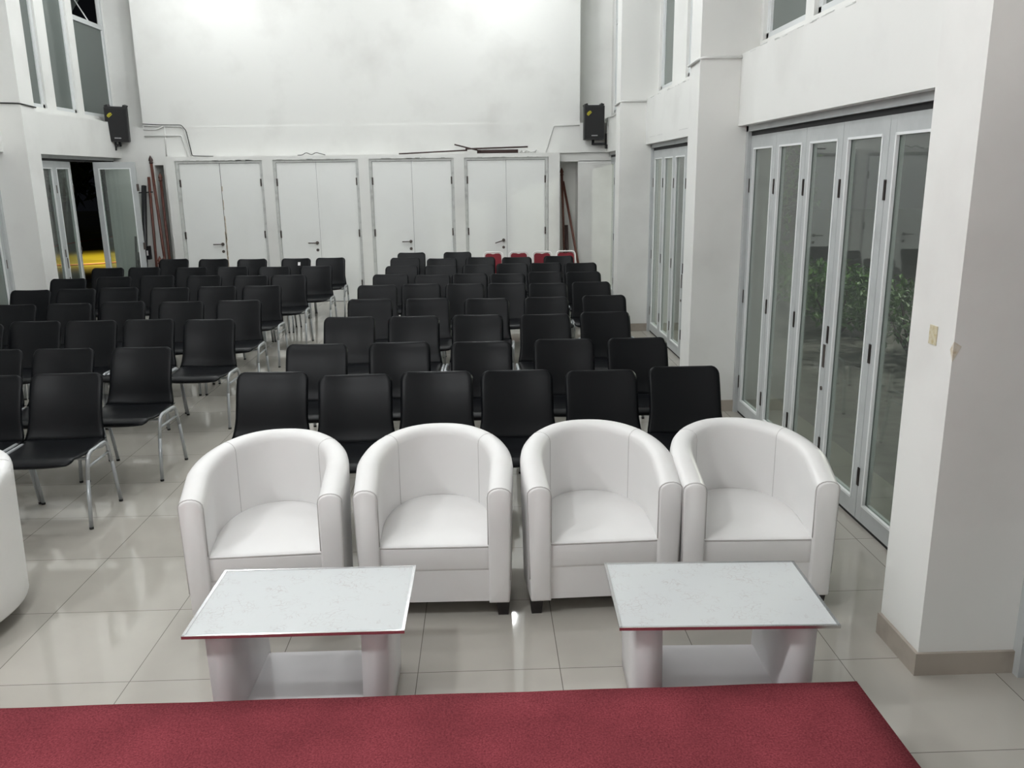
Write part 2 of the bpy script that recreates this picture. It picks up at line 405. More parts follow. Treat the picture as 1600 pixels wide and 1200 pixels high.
def folding_bay(side, y0, y1, opened=False):
    sx = (lambda x: x) if side == 'r' else mir
    root = bpy.data.objects.new('door_%d' % dn[0], None); C.objects.link(root); root['kind'] = 'structure'; dn[0] += 1
    yc = (y0+y1)/2; X = 3.72; root.location = (sx(X), yc, 0)
    bm = NB()
    for a in (y0, y1-.05): bx(bm, -.05, .05, a-yc, a-yc+.05, 0, 2.4)
    bx(bm, -.05, .05, y0-yc, y1-yc, 2.355, 2.40)
    obj('door_frame', bm, M['alu'], root)
    bm = NB(); bx(bm, -.02, .02, y0-yc+.05, y1-yc-.05, 2.32, 2.357); bx(bm, -.015, .015, y0-yc+.05, y1-yc-.05, 0, .02)
    obj('track', bm, M['dark'], root)
    n = 6; wl = (y1-y0-.1)/n; sy = wl/.592
    if not opened:
        for k in range(n):
            add_leaf(root, 0, y0+.05+k*wl-yc, 0, side == 'l', handle=(k == 3), sy=sy)
    else:
        add_leaf(root, 0, y0+.05-yc, 0, True, sy=sy)
        add_leaf(root, 0, y0+.05+wl-yc, 0, True, sy=sy)
        add_leaf(root, 0, y0+.05+2*wl-yc, .05, True, handle=True, sy=sy)
        add_leaf(root, .06, 11.12-yc, -PI/2+.12, True, handle=False, sy=1.05)
    return root
for b, (y0, y1) in enumerate(BAYS): folding_bay('r', y0, y1)
for b, (y0, y1) in enumerate(BAYS): folding_bay('l', y0, y1, opened=(b == 3))

# upper windows
wn = 1
for side in 'rl':
    sx = (lambda x: x) if side == 'r' else mir
    for b in range(4):
        for a, d in WIN[side][b]:
            root = bpy.data.objects.new('window_%d' % wn, None); C.objects.link(root); root['kind'] = 'structure'; wn += 1
            root.location = (sx(3.80), (a+d)/2, SILL); h = HEAD-SILL; w2 = (d-a)/2; f = .05
            bm = NB()
            bx(bm, -.03, .03, -w2, -w2+f, 0, h); bx(bm, -.03, .03, w2-f, w2, 0, h)
            bx(bm, -.03, .03, -w2, w2, 0, f); bx(bm, -.03, .03, -w2, w2, h-f, h)
            tr = (b == 3 and a > 11)
            if tr: bx(bm, -.032, .032, -w2, w2, 1.38, 1.45)
            bevel(bm, .003, 1); obj('window_frame', bm, M['sash'], root)
            bm = NB()
            for z in ((f, 1.45) if tr else (f,)):
                for yy in (-w2+f, w2-f-.012): bx(bm, -.026, .026, yy, yy+.012, z, 1.38 if (z == f and tr) else h-f)
            obj('glazing_bead', bm, M['bead'], root)
            last = (side == 'l' and b == 3 and a > 11)
            bm = NB(); bx(bm, -.004, .004, -w2+f, w2-f, f, 1.38 if tr else h-f); obj('pane', bm, M['haze'], root)
            if not tr: continue
            bm = NB()
            if last:    # awning vent swung open
                mt = Matrix.Translation((-.30, 0, 1.45+.38)) @ Matrix.Rotation(math.radians(38), 4, 'Y')
                bxm(bm, mt, .006, 2*w2-2*f, .84); obj('pane', bm, M['haze'], root)
                bm = NB(); tube(bm, [(-.02, w2-.42, 1.46), (-.34, w2-.2, 1.9)], .010); obj('window_stay', bm, M['bead'], root)
            else:
                bx(bm, -.004, .004, -w2+f, w2-f, 1.45, h-f); obj('pane', bm, M['haze'], root)

# ------------------------------------------------------------------ hall lamps (above the frame)
LZ = (3.5, 5.25, 5.25, 5.25, 5.25)
for row, (y, yn) in enumerate(((-1.1, 'over the stage'), (1.9, 'over the white armchairs'), (4.7, 'over the front rows'), (7.5, 'over the middle rows'), (10.5, 'nearest the back doors'))):
    for x, xn in (((.1,.75,.75,.75,1.85)[row], 'right'), ((-1.7,-1.6,-1.6,-1.6,-2.7)[row], 'left')):
        t = thing('pendant_lamp', 'bright white pendant lamp of the %s row, %s' % (xn, yn), 'lamp', (x, y, LZ[row]), 0, 'pendant lamps under the ceiling')
        bm = NB()
        prof = [(.0,-.13), (.05,-.125), (.085,-.09), (.10,-.03), (.095,.03), (.07,.09), (.045,.13)]
        grid_surf(bm, [[(r*math.cos(2*PI*k/20), r*math.sin(2*PI*k/20), z) for k in range(20)] for r, z in prof[1:]])
        obj('bulb', bm, M['bulbs'][row], t)
        bm = NB(); tube(bm, [(0,0,.125), (0,0,.24)], .05, 14); obj('socket', bm, M['conduit'], t)
        bm = NB(); tube(bm, [(0,0,.23), (0,0,H-LZ[row])], .008, 8); obj('cord', bm, M['cable'], t)

# ------------------------------------------------------------------ stage with the red carpet
bm = NB(); bx(bm, -4.10, 2.76, YF+.02, -.02, 0, .285); bevel(bm, .006, 1)
tag(obj('stage', bm, M['dwood']), 'low stage platform under the red carpet in the foreground', 'stage')
bm = NB()
nx, ny = 60, 40
X0, X1, Y0, Y1 = -4.10, 2.785, YF+.02, .0
rows = []
for j in range(ny+1):
    rows.append([bm.verts.new((X0+(X1-X0)*i/nx, Y0+(Y1-Y0)*j/ny + (0 if 0 < j < ny else 0), .300+.0012*math.sin(i*1.3+j*.7))) for i in range(nx+1)])
for j in range(ny):
    for i in range(nx):
        f = bm.faces.new((rows[j][i], rows[j][i+1], rows[j+1][i+1], rows[j+1][i])); f.smooth = True
low = [bm.verts.new((v.co.x, v.co.y+.002, .02)) for v in rows[ny]]
for i in range(nx): bm.faces.new((rows[ny][i], rows[ny][i+1], low[i+1], low[i]))
low2 = [bm.verts.new((rows[j][nx].co.x+.002, rows[j][nx].co.y, .02)) for j in range(ny+1)]
for j in range(ny): bm.faces.new((rows[j][nx], rows[j+1][nx], low2[j+1], low2[j]))
o = obj('carpet', bm, M['carpet']); tag(o, 'red carpet covering the stage in the foreground', 'carpet')

# ------------------------------------------------------------------ black audience chair
def pad(stations, thick, n=22, edge=5):
    """closed cushion: stations = (y, z, halfwidth, curve) along a profile"""
    bm = NB(); K = len(stations)
    ctr = [Vector((0, s[0], s[1])) for s in stations]; rings = []
    tot = sum((ctr[i+1]-ctr[i]).length for i in range(K-1)); acc = 0
    for i in range(K):
        a = ctr[max(i-1,0)]; b = ctr[min(i+1,K-1)]; t = (b-a).normalized(); nrm = Vector((0, -t.z, t.y))
        if i: acc += (ctr[i]-ctr[i-1]).length
        d = min(acc, tot-acc); e = thick*.5
        th = thick*.5*math.sqrt(max(.02, 1-max(0, 1-d/e)**2)) if d < e else thick*.5
        hw = stations[i][2]; cv = stations[i][3]; ring = []
        for k in range(n):
            u = -1+2*k/(n-1); uu = math.copysign(abs(u)**.8, u)
            ring.append((uu, (1-abs(uu)**edge)**.5 if abs(uu) < 1 else 0))
        pts = [ctr[i] + Vector((uu*hw, 0, 0)) + nrm*(th*q + cv*uu*uu) for uu, q in ring] + \
              [ctr[i] + Vector((uu*hw, 0, 0)) + nrm*(-th*q + cv*uu*uu) for uu, q in ring[::-1][1:-1]]
        rings.append(pts)
    grid_surf(bm, rings); return bm
def make_chair():
    t = thing('padded_chair', 'x', 'chair')
    st = []   # seat, from the front roll back to the crease
    for k in range(20):
        u = (k/19)**1.5
        y = -.335+.50*u; z = .452 - .022*max(0, 1-u/.14)**2 - .018*math.sin(PI*min(1,max(0,(u-.1)/.9))) - .006*u
        hw = .243 + .004*u; hw -= .036-.036*math.sqrt(max(0,1-max(0,1-u/.07)**2))
        st.append((y, z, hw, .012))
    obj('seat', pad(st, .036), M['black'], t)
    st = []
    prof = [(.150,.437),(.176,.462),(.192,.495),(.203,.53),(.214,.57),(.228,.62),(.245,.67),(.264,.72),(.281,.76),(.296,.79),(.306,.808),(.312,.824),(.316,.835),(.318,.843)]
    K = len(prof)
    for k, (y, z) in enumerate(prof):
        d = (.845-z); hw = .226
        if d < .062: hw = .226-.062+math.sqrt(max(0, .062**2-(.062-d)**2))
        if z < .58: hw += .020*((.58-z)/.14)**1.2
        st.append((y, z, hw, .030))
    obj('backrest', pad(st, .032), M['black'], t)
    for s in (-1, 1):
        rail = arc([(s*.257,-.190,.30), (s*.263,-.160,.455), (s*.263,.105,.452), (s*.257,.165,.30)], .055, 6)
        bm = NB(); tube(bm, rail, .0115, 10); obj('side_rail', bm, M['steel'], t)
        for y0, y1 in ((-.225,-.190), (.228,.165)):
            bm = NB(); tube(bm, [(s*.255,y0,.012), (s*.257,y1,.30)], .0115, 10)
            leg = obj('leg', bm, M['steel'], t)
            bm = NB(); tube(bm, [(s*.255,y0,.0), (s*.2551,y0*.999,.014)], .0128, 10); obj('rubber_foot', bm, M['rubber'], leg)
        bm = NB(); tube(bm, [(s*.259,-.183,.372), (s*.259,.150,.372)], .008, 8); obj('crossbar', bm, M['steel'], t)
    bm = NB()
    for y in (-.13, .09): tube(bm, arc([(-.263,y,.452), (-.243,y,.415), (.243,y,.415), (.263,y,.452)], .02, 3), .0095, 8)
    obj('seat_support', bm, M['steel'], t)
    return t
RB = [[(368,482,583),(503,613,587),(627,736,582),(755,861,580),(886,994,580),(1012,1121,574)],
[(447,543,539),(580,673,536),(705,800,535),(834,925,531),(950,1041,529)],
[(507,585,496),(608,684,495),(707,782,493),(815,890,492),(908,984,488)],
[(546,612,468),(637,701,467),(728,790,467),(820,885,465),(910,976,462)],
[(562,620,446),(632,686,444),(698,754,444),(764,818,443),(827,884,443),(894,952,441)],
[(586,637,429),(650,700,430),(710,759,428),(768,818,428),(827,877,425),(887,936,425)],
[(605,651,416),(666,711,415),(725,770,414),(777,823,412),(830,876,411),(883,929,411)],
[(612,653,403),(671,711,404),(729,771,402),(786,827,402),(851,892,400)],
[(623,663,395),(695,734,394)]]
LB = [[(-72,38,589),(52,164,585)],
[(-57,38,548),(54,147,546),(174,269,544)],
[(-72,4,508),(19,94,503),(107,182,502),(196,272,500),(289,366,500)],
[(-12,57,477),(75,144,475),(159,228,472),(250,320,472),(341,409,470)],
[(19,79,454),(89,149,452),(157,217,450),(236,296,450),(311,369,448),(381,438,447)],
[(81,135,436),(151,205,433),(219,272,431),(294,344,431),(367,417,431),(428,477,430)],
[(145,193,419),(202,249,418),(276,323,418),(342,387,417),(407,451,417),(471,516,416)],
[(251,294,405),(312,356,405),(373,417,405),(440,484,404),(495,538,403)]]
# these are measurements of the photograph, turned into floor positions of real chairs standing on the floor
def floor_at(u, v, z):
    d = (u-800)/F_PX*rt + (600-v)/F_PX*up + fw
    return CAM + d*((z-CAM.z)/d.z)
ORD = ['first','second','third','fourth','fifth','sixth','seventh','eighth','ninth']
chair0 = make_chair(); used = [False]
GRP = 'black padded audience chairs'
def place(x, y, rz, label):
    if used[0]: return dup(chair0, (x, y, 0), rz, label, GRP)
    used[0] = True; chair0.location = (x, y, 0); chair0.rotation_euler = (0,0,rz); tag(chair0, label, 'chair', GRP); return chair0
tag_chair = None
for nm, Bk in (('right', RB), ('left', LB)):
    for r, row in enumerate(Bk):
        for k, (a, b, v) in enumerate(row):
            P = floor_at(a, v+1, .836); Q = floor_at(b, v+1, .836)
            x, y = (P.x+Q.x)/2, P.y
            rz = rnd.uniform(-.035, .035)
            n = len(row)
            rown = 'front row' if r == 0 else ('rearmost row' if r == len(Bk)-1 else ORD[r]+' row')
            if nm == 'left' and r < 4:      # counted from the aisle, the row leaves the frame
                pos = 'at the aisle end' if k == n-1 else ORD[n-1-k]+' from the aisle'
            else:
                pos = 'leftmost' if k == 0 else ('rightmost' if k == n-1 else ORD[k]+' from the left')
            lab = 'black padded chair, %s in the %s of the %s seating block' % (pos, rown, nm)
            if nm == 'right' and r == 0: lab = 'black padded chair %s of the front row, behind the white armchairs' % (pos + (' ' if 0 else ''))
            if nm == 'left' and r == 7 and k == 3: lab = 'black padded chair with a small white tag on its back, left block rear row'
            if nm == 'left' and r == 2 and k == 4: lab = 'black padded chair with creased backrest at the aisle end, left block third row'
            o = place(x, y-.315, rz, lab)
            if nm == 'left' and r == 7 and k == 3: tag_chair = o
bm = NB(); bx(bm, -.018, .018, -.004, .004, -.026, .026); bevel(bm, .003, 1)
st = obj('paper_tag', bm, M['shellw'], tag_chair); st.location = (.045, .263, .765); st.rotation_euler = (-.37, 0, 0)
st['label'] = 'small white tag'

# ------------------------------------------------------------------ red stackable chairs by the back wall
def make_red():
    t = thing('red_chair', 'x', 'chair')
    st = [(-.22+.42*k/9, .46-.012*math.sin(PI*k/9), .20*(1-.12*max(0,1-k/1.2)**2), .004) for k in range(10)]
    obj('seat', pad(st, .05), M['red'], t)
    # back pad with a hand-hole notch at its top
    bm = NB(); n = 24; top = .845; bot = .54
    outl = []
    hw = .128; r = .045
    def yb(z): return .20+.10*(z-.45)/.45
    for sgn, a0 in ((1, 0), (-1, PI/2)):
        cx = sgn*(hw-r)
        for k in range(7):
            a = a0 + (PI/2)*k/6
            outl.append((cx+r*math.cos(a), top-r+r*math.sin(a)))
        if sgn > 0:
            for k in range(7):
                u = 1-2*(k+.5)/7; outl.append((u*.04, top-.012*math.cos(u*PI/2)))
    outl += [(-hw-.005, bot), (hw+.005, bot)]
    F = [bm.verts.new((x, yb(z)-.022, z)) for x, z in outl]; Bv = [bm.verts.new((x, yb(z)+.012, z)) for x, z in outl]
    bm.faces.new(F); bm.faces.new(Bv[::-1])
    for k in range(len(outl)): bm.faces.new((F[k], F[(k+1)%len(F)], Bv[(k+1)%len(F)], Bv[k]))
    bevel(bm, .008, 2, 60); obj('backrest', bm, M['red'], t)
    bm = NB()
    fr = arc([(-.17,.17,.44), (-.165,.20,.50), (-.145,yb(top)-.005,top+.022), (.145,yb(top)-.005,top+.022), (.165,.20,.50), (.17,.17,.44)], .06, 6)
    tube(bm, fr, .013, 10); obj('back_frame', bm, M['shellw'], t)
    for s in (-1, 1):
        for y0, y1 in ((-.24,-.18), (.26,.17)):
            bm = NB(); tube(bm, [(s*.205,y0,0), (s*.185,y1,.44)], .012, 8); obj('leg', bm, M['shellw'], t)
    return t
red = make_red()
spots = [(757,784,400,'hidden mostly behind black chairs, leftmost of the red chairs'), (798,825,393,'in front of the fourth double door'),
         (835,861,393,'beside the right edge of the fourth double door'), (871,899,392,'below the poles in the right niche')]
for i, (a, b, v, lab) in enumerate(spots):
    z = .868 if i else .845; P = floor_at((a+b)/2, v if i else 396, z)
    lab = 'red upholstered chair with white frame, ' + lab
    g = 'red chairs by the back wall'
    if i == 0: red.location = (P.x, P.y-.30, 0); tag(red, lab, 'chair', g)
    else: dup(red, (P.x, P.y-.30, 0), rnd.uniform(-.06,.06), lab, g)

# ------------------------------------------------------------------ white tub armchairs
def make_tub():
    t = thing('tub_armchair', 'x', 'armchair')
    W2, D2 = .372, .345     # outer half width, half depth
    def plan(s, off):       # s 0..1 from left tip round the back to right tip; off = inset from the outer face
        # U: straight arms then a super-ellipse back
        a = W2-off; b = .485-off; yc = -.135
        if s < .2: return Vector((-a + .012*(1-s/.2), -D2 + (yc+D2)*(s/.2), 0))
        if s > .8: q = (1-s)/.2; return Vector((a - .012*(1-q), -D2 + (yc+D2)*q, 0))
        th = PI*(1-(s-.2)/.6); c, n = math.cos(th), math.sin(th)
        e = .96
        return Vector((a*math.copysign(abs(c)**e, c), yc + b*abs(n)**e, 0))
    def top(s):
        q = 1-abs(2*s-1)     # 0 at the tips, 1 mid back
        e = min(1, max(0, q/.96)); e = math.sin(e*PI/2)**1.1
        return .655 + .120*e
    def section(s):
        T = .110; z1 = top(s); r = .045; pts = []
        q = 1-abs(2*s-1)
        def P(off, z, fl=0):
            # outer face leans in a little towards the foot
            o = off + (.016*(1-z/.7) if off < T*.5 else -.0)
            return plan(s, o) + Vector((0, 0, z))
        for z in (.085, .095, .2, .35, .5, z1-r-.03, z1-r): pts.append(P(.003 if z < .09 else 0, z))
        for k in range(1, 9):
            a = PI*k/9; pts.append(plan(s, T/2 - T/2*math.cos(a)) + Vector((0,0, z1-r+r*math.sin(a)**.8)))
        for z in (z1-r, z1-r-.05, .5, .38, .25, .095, .085): pts.append(plan(s, T) + Vector((0,0,z)))
        return pts
    bm = NB(); S = 64; secs = [section(i/S) for i in range(S+1)]
    # soften the two front ends
    rings = []
    for i in (0,):
        c = sum(secs[0], Vector())/len(secs[0])
    def shrink(sec, k, dy):
        c = sum(sec, Vector())/len(sec)
        return [Vector((c.x+(p.x-c.x)*k, p.y+dy, c.z+(p.z-c.z)*(1-(1-k)*.18))) for p in sec]
    rings = [shrink(secs[0], .80, -.014), shrink(secs[0], .93, -.010), secs[0]] + secs[1:-1] + [secs[-1], shrink(secs[-1], .93, -.010), shrink(secs[-1], .80, -.014)]
    grid_surf(bm, rings); obj('curved_back', bm, M['white'], t)
    # piping round each arm front and the two seams of the back
    for i in (0, S):
        bm = NB(); sec = secs[i]; pts = [p + Vector((0,-.002,0)) for p in sec[2:-3]]
        tube(bm, pts, .0032, 6); obj('arm_piping', bm, M['piping'], t)
    for s in (.335, .665):
        bm = NB(); sec = section(s); c = plan(s, .052)
        pts = []
        for p in sec[8:-3]:
            d = Vector((c.x-p.x, c.y-p.y, 0)); pts.append(p - d*.0 + (Vector((p.x-c.x, p.y-c.y, 0))*.01))
        tube(bm, pts, .0014, 5); obj('back_seam', bm, M['piping'], t)
    # front rail below the cushion
    bm = NB(); bx(bm, -.275, .275, -.334, -.26, .088, .256); bevel(bm, .005, 2)
    obj('front_rail', bm, M['white'], t)
    bm = NB(); bx(bm, -.25, .25, -.3, .09, .09, .14); obj('seat_deck', bm, M['white'], t)
    # D-shaped cushion
    bm = NB(); rings = []
    def dpl(a, sc):       # plan outline of the cushion
        pts = []
        n = 14
        for k in range(n+1): pts.append((-.268+.536*k/n, -.340))
        for k in range(1, 5): pts.append((.268, -.335+.27*k/5))
        for k in range(0, 21):
            th = PI*k/20; c, s_ = math.cos(th), math.sin(th)
            pts.append((.268*math.copysign(abs(c)**.93, c), -.075+.315*abs(s_)**.93))
        for k in range(4, 0, -1): pts.append((-.268, -.335+.27*k/5))
        return [(x*sc[0], -.06+(y+.06)*sc[1]) for x, y in pts]
    def crown(x, y): return .030*(1-(x/.27)**2)*(1-((y+.06)/.29)**2 if abs(y+.06) < .29 else 0)
    for z, k in ((.240,.955),(.250,.985),(.262,.995),(.31,1.0),(.352,1.0),(.364,.992),(.371,.975),(.375,.93),(.381,.8),(.388,.6),(.394,.35),(.397,.12)):
        rings.append([Vector((x, y, z + (.035*max(0,(y+.335)/.57) if z > .36 else .035*max(0,(y+.335)/.57)*max(0,(z-.24)/.12)))) for x, y in dpl(0, (k, k))])
    grid_surf(bm, rings); cu = obj('seat_cushion', bm, M['white'], t)
    bm = NB(); ring = [Vector((x, y, .366+.035*max(0,(y+.335)/.57))) for x, y in dpl(0, (.995, .995))]
    tube(bm, ring, .0034, 6, closed=True); obj('cushion_piping', bm, M['piping'], cu)
    for sx_ in (-1, 1):
        for yy in (-.285, .165):
            bm = NB(); xx = sx_*(.315 if yy < 0 else .17)
            grid_surf(bm, [[(xx+a*k, yy+b*k, z) for a, b in ((-.033,-.033),(.033,-.033),(.033,.033),(-.033,.033))] for z, k in ((0,.72),(.02,.78),(.092,1.0))], smooth=False)
            obj('leg', bm, M['blackw'], t)
    return t
tub = make_tub()
G = 'white tub armchairs'
tubs = [(.475, 1.335, .055, 'white tub armchair leftmost of the four in the row, behind the left coffee table'),
        (1.262, 1.375, -.015, 'white tub armchair second from the left in the row of four'),
        (2.035, 1.385, .035, 'white tub armchair third from the left in the row of four'),
        (2.775, 1.365, -.035, 'white tub armchair at the right end of the row, beside the glass doors')]
tub.location = tubs[0][:2] + (0,); tub.rotation_euler = (0,0,tubs[0][2]); tag(tub, tubs[0][3], 'armchair', G)
for x, y, rz, lab in tubs[1:]: dup(tub, (x, y, 0), rz, lab, G)
dup(tub, (-1.055, 1.16, 0), -.12, 'white tub armchair cut off by the left edge of the picture', G)

# ------------------------------------------------------------------ coffee tables
def make_table():
    t = thing('coffee_table', 'x', 'table')
    bm = NB(); bx(bm, -.387, .387, -.252, .252, .442, .4500); bevel(bm, .002, 1)
    top = obj('tabletop', bm, M['tabletop'], t)
    bm = NB()
    for s in (-1, 1):
        bx(bm, s*.391-.0055, s*.391+.0055, -.260, .260, .4405, .4525)
        bx(bm, -.396, .396, s*.2555-.0050, s*.2555+.0050, .4405, .4525)
    bevel(bm, .002, 1); obj('chrome_edging', bm, M['chrome'], top)
    for s in (-1, 1):
        bm = NB(); rings = []
        for k in range(9):
            z = .442*k/8
            ins = .000 + .020*(k/8)      # the outer faces lean inwards towards the floor side
            xo = s*(.318 + .010*(k/8)); xi = s*(.225 + .010*(k/8))
            y0, y1 = -.222+.0*k, .222
            c = [(xi, y0+.0), (xo, y0), (xo, y1), (xi, y1)]
            rings.append([(x, y, z) for x, y in c])
        grid_surf(bm, rings, smooth=False); bevel(bm, .02, 4, 60)
        for f in bm.faces: f.smooth = True
        obj('leg', bm, M['table'], t)
    bm = NB(); bx(bm, -.235, .235, -.19, .20, .075, .10); bevel(bm, .003, 2); obj('shelf', bm, M['table'], t)
    return t
tb = make_table(); tb.location = (.806, .425, 0); tb.rotation_euler = (0,0,-.004)
tag(tb, 'low white coffee table in front of the two left armchairs of the row', 'table', 'white coffee tables')
dup(tb, (2.377, .385, 0), -.035, 'low white coffee table in front of the two right armchairs of the row', 'white coffee tables')

# ------------------------------------------------------------------ loudspeakers on wall brackets
def make_speaker():
    t = thing('loudspeaker', 'x', 'speaker')
    w, h, d = .33, .56, .30
    def sect(z, k=1.0):
        # trapezoid plan: front (-y) wide, back narrower
        return [Vector(p) for p in ((-w/2*k,-d/2,z), (w/2*k,-d/2,z), (w/2*k,d*.1,z), (w*.30*k,d/2,z), (-w*.30*k,d/2,z), (-w/2*k,d*.1,z))]
    bm = NB(); grid_surf(bm, [sect(-h/2), sect(h/2-.03), ], smooth=False); bevel(bm, .012, 2)
    obj('cabinet', bm, M['blackc'], t)
    bm = NB(); bx(bm, -w/2+.015, w/2-.015, -d/2-.010, -d/2+.004, -h/2+.02, h/2-.05); bevel(bm, .006, 2); g = obj('grille', bm, M['grille'], t)
    bm = NB()          # raised horns of the top handle
    for s in (-1, 1):
        bxm(bm, Matrix.Translation((s*(w/2-.035), 0, h/2-.02)) @ Matrix.Rotation(s*.35, 4, 'Y'), .05, d*.9, .05)
    bx(bm, -w/2+.03, w/2-.03, -d*.45, d*.4, h/2-.035, h/2-.02); bevel(bm, .008, 2); obj('top_cap', bm, M['blackc'], t)
    bm = NB(); R = Matrix.Translation((-w/2+.075, -d/2-.012, h/2-.145)) @ Matrix.Rotation(-.75, 4, 'Y')
    for k, (o_, l) in enumerate(((-.018,.075), (0,.085), (.017,.05))):
        bxm(bm, R @ Matrix.Translation((0,0,o_)), l, .003, .010)
    for k in range(5): bxm(bm, R @ Matrix.Translation((-.034+.017*k, -.0005, .008)), .006, .003, .022)
    obj('yellow_print', bm, M['yellow'], g)
    bm = NB()
    for k in range(8): bx(bm, -.045+.0125*k, -.037+.0125*k, -d/2-.013, -d/2-.009, -h/2+.055, -h/2+.071)
    obj('badge', bm, M['silver'], g)
    return t
def bracket(parent, sgn, dx):
    """arm from under the box to a plate on the side wall"""
    bm = NB(); tube(bm, [(0,.02,-.28), (0,.02,-.36)], .022, 12); obj('pivot', bm, M['blackm'], parent)
    bm = NB(); bx(bm, min(0,sgn*dx), max(0,sgn*dx), -.005, .045, -.365, -.325); bevel(bm, .004, 1); obj('bracket_arm', bm, M['blackm'], parent)
    bm = NB(); bx(bm, sgn*dx-.012, sgn*dx+.012, -.05, .09, -.42, -.18); bevel(bm, .003, 1); obj('wall_plate', bm, M['blackm'], parent)
sp = make_speaker(); sp2 = dup_tree(sp)
P = CAM + (lambda d: d*((11.85-CAM.y)/d.y))((927-800)/F_PX*rt + (600-191)/F_PX*up + fw)
sp.location = P; tag(sp, 'black loudspeaker on the bracket at the right side wall, above the back corner', 'speaker', 'wall loudspeakers')
bracket(sp, 1, 3.588-P.x)
P = CAM + (lambda d: d*((11.80-CAM.y)/d.y))((184-800)/F_PX*rt + (600-193)/F_PX*up + fw)
sp2.location = P; sp2.rotation_euler = (0.10, .03, .25); tag(sp2, 'black loudspeaker tilted on the bracket at the left side wall above the open doors', 'speaker', 'wall loudspeakers')
bracket(sp2, -1, P.x+4.405)

# ------------------------------------------------------------------ conduits and cables
def cable(name, runs, r, m, label, cat='cable', rr=.03):
    bm = NB()
    for pts in runs: tube(bm, arc(pts, rr, 4), r, 8)
    return tag(obj(name, bm, m), label, cat)
yc = 11.965
cable('conduit', [[(-4.0, yc, 2.90), (-3.40, yc, 2.885), (-3.36, yc-.0, 2.86), (-3.28, yc, 2.42)]], .012, M['conduit'], 'upper white cable conduit from the left loudspeaker running right and down to the ledge', 'conduit')
cable('conduit', [[(-4.0, yc-.005, 2.74), (-3.40, yc-.005, 2.745), (-3.33, yc-.005, 2.40)]], .011, M['conduit'], 'lower white cable conduit behind the left loudspeaker', 'conduit')
cable('conduit', [[(-3.66, yc, 2.90), (-3.68, yc, 2.42)]], .011, M['conduit'], 'short vertical white conduit drop above the left niche', 'conduit')
cable('cable', [[(-4.0, yc-.03, 2.93), (-3.7, yc-.03, 2.915), (-3.38, yc-.03, 2.91), (-3.31, yc-.03, 2.82), (-3.25, yc-.03, 2.42), (-2.9, yc-.06, 2.408)]], .007, M['cable'], 'black cable following the white conduit beside the left loudspeaker')
cable('cable', [[(-4.0, yc-.02, 2.84), (-3.8, yc-.02, 2.84), (-3.68, yc-.02, 2.89)]], .009, M['conduit'], 'white cable looping up to the conduit beside the left loudspeaker')
cable('conduit', [[(3.15, yc-.0, 2.84), (2.72, yc, 2.835), (2.59, yc, 2.41)]], .008, M['conduit'], 'thin conduit from the right loudspeaker down to the ledge', 'conduit')
cable('cable', [[(3.59, 11.75, 2.52), (3.588, 11.75, 2.80), (3.585, 11.6, 2.93), (3.585, 8.80, 2.94)]], .008, M['conduit'], 'white cable rising from the right loudspeaker bracket along the wall')
for y0, who in ((4.49, 'nearer'), (8.46, 'farther')):
    cable('conduit', [[(3.60, y0-.014, 2.925), (3.30, y0-.014, 2.925), (3.255, y0+.03, 2.915), (3.256, y0+.33, 2.90)]], .011, M['conduit'],
          'white conduit bent round the %s pillar of the right wall' % who, 'conduit', .04)
cable('cable', [[(-4.46, 8.445, 2.98), (-4.14, 8.445, 2.97), (-4.118, 8.47, 2.965), (-4.118, 8.80, 2.95)]], .009, M['cable'], 'black cable wrapped across the left pillar')
cable('cable', [[(-1.5, 11.8, 2.407), (-1.42, 11.8, 2.41), (-1.36, 11.8, 2.45), (-1.27, 11.8, 2.41), (-1.2, 11.8, 2.45), (-1.05, 11.8, 2.407)]], .006, M['cable'], 'curled dark cable lying on the ledge above the second double door')

# ------------------------------------------------------------------ poles
def pole(pts, r, m, label, finial=False, fm=None, name='pole', grp=None):
    a, b = Vector(pts[0]), Vector(pts[1])      # bottom, top
    t = thing(name, label, 'pole', a, 0, grp)
    d = b-a; bm = NB(); tube(bm, [Vector((0,0,0)), d], r, 10); obj('shaft', bm, m, t)
    if finial:
        u = d.normalized(); bm = NB()
        tube(bm, [d, d+u*.02, d+u*.035, d+u*.06, d+u*.09, d+u*.14], [r*1.0, r*1.5, r*1.05, r*1.6, r*1.2, r*.12], 10); obj('finial', bm, fm or m, t)
    return t
gp = 'brown flag poles'
pole([(-3.70, 11.50, .0), (-3.93, 11.93, 2.30)], .023, M['wood'], 'tall brown wooden pole with dark finial leaning beside the left niche', True, M['dwood'], grp=gp)
pole([(-3.70, 11.66, .0), (-3.81, 11.94, 2.02)], .022, M['wood'], 'brown wooden pole with round finial leaning in front of the left niche', True, grp=gp)
pole([(-3.92, 11.60, .0), (-4.00, 11.94, 2.09)], .022, M['wood'], 'reddish brown plain pole leaning beside the black stand', grp=gp)
for x, who in ((-3.76, 'left'), (-3.69, 'right')):
    pole([(x-.02, 11.30, .0), (x-.02, 11.42, .70)], .022, M['wood'], 'short brown stake with pointed tip showing above the chairs, %s of the two' % who, True, grp='short brown stakes')
pole([(2.93, 12.0, 0), (2.89, 12.3, 2.03)], .021, M['wood'], 'upright brown wooden pole with finial in the right niche', True, grp=gp)
pole([(3.22, 11.65, 0), (2.915, 12.33, 1.93)], .021, M['wood'], 'brown wooden pole leaning diagonally across the right niche', grp=gp)
pole([(2.99, 12.05, 0), (2.955, 12.15, 1.20)], .030, M['dwood'], 'short dark pole beside the upright pole in the right niche', grp=gp)
t = thing('folded_stand', 'black folded tripod stand leaning at the back left corner', 'stand', (-4.05, 11.33, 0))
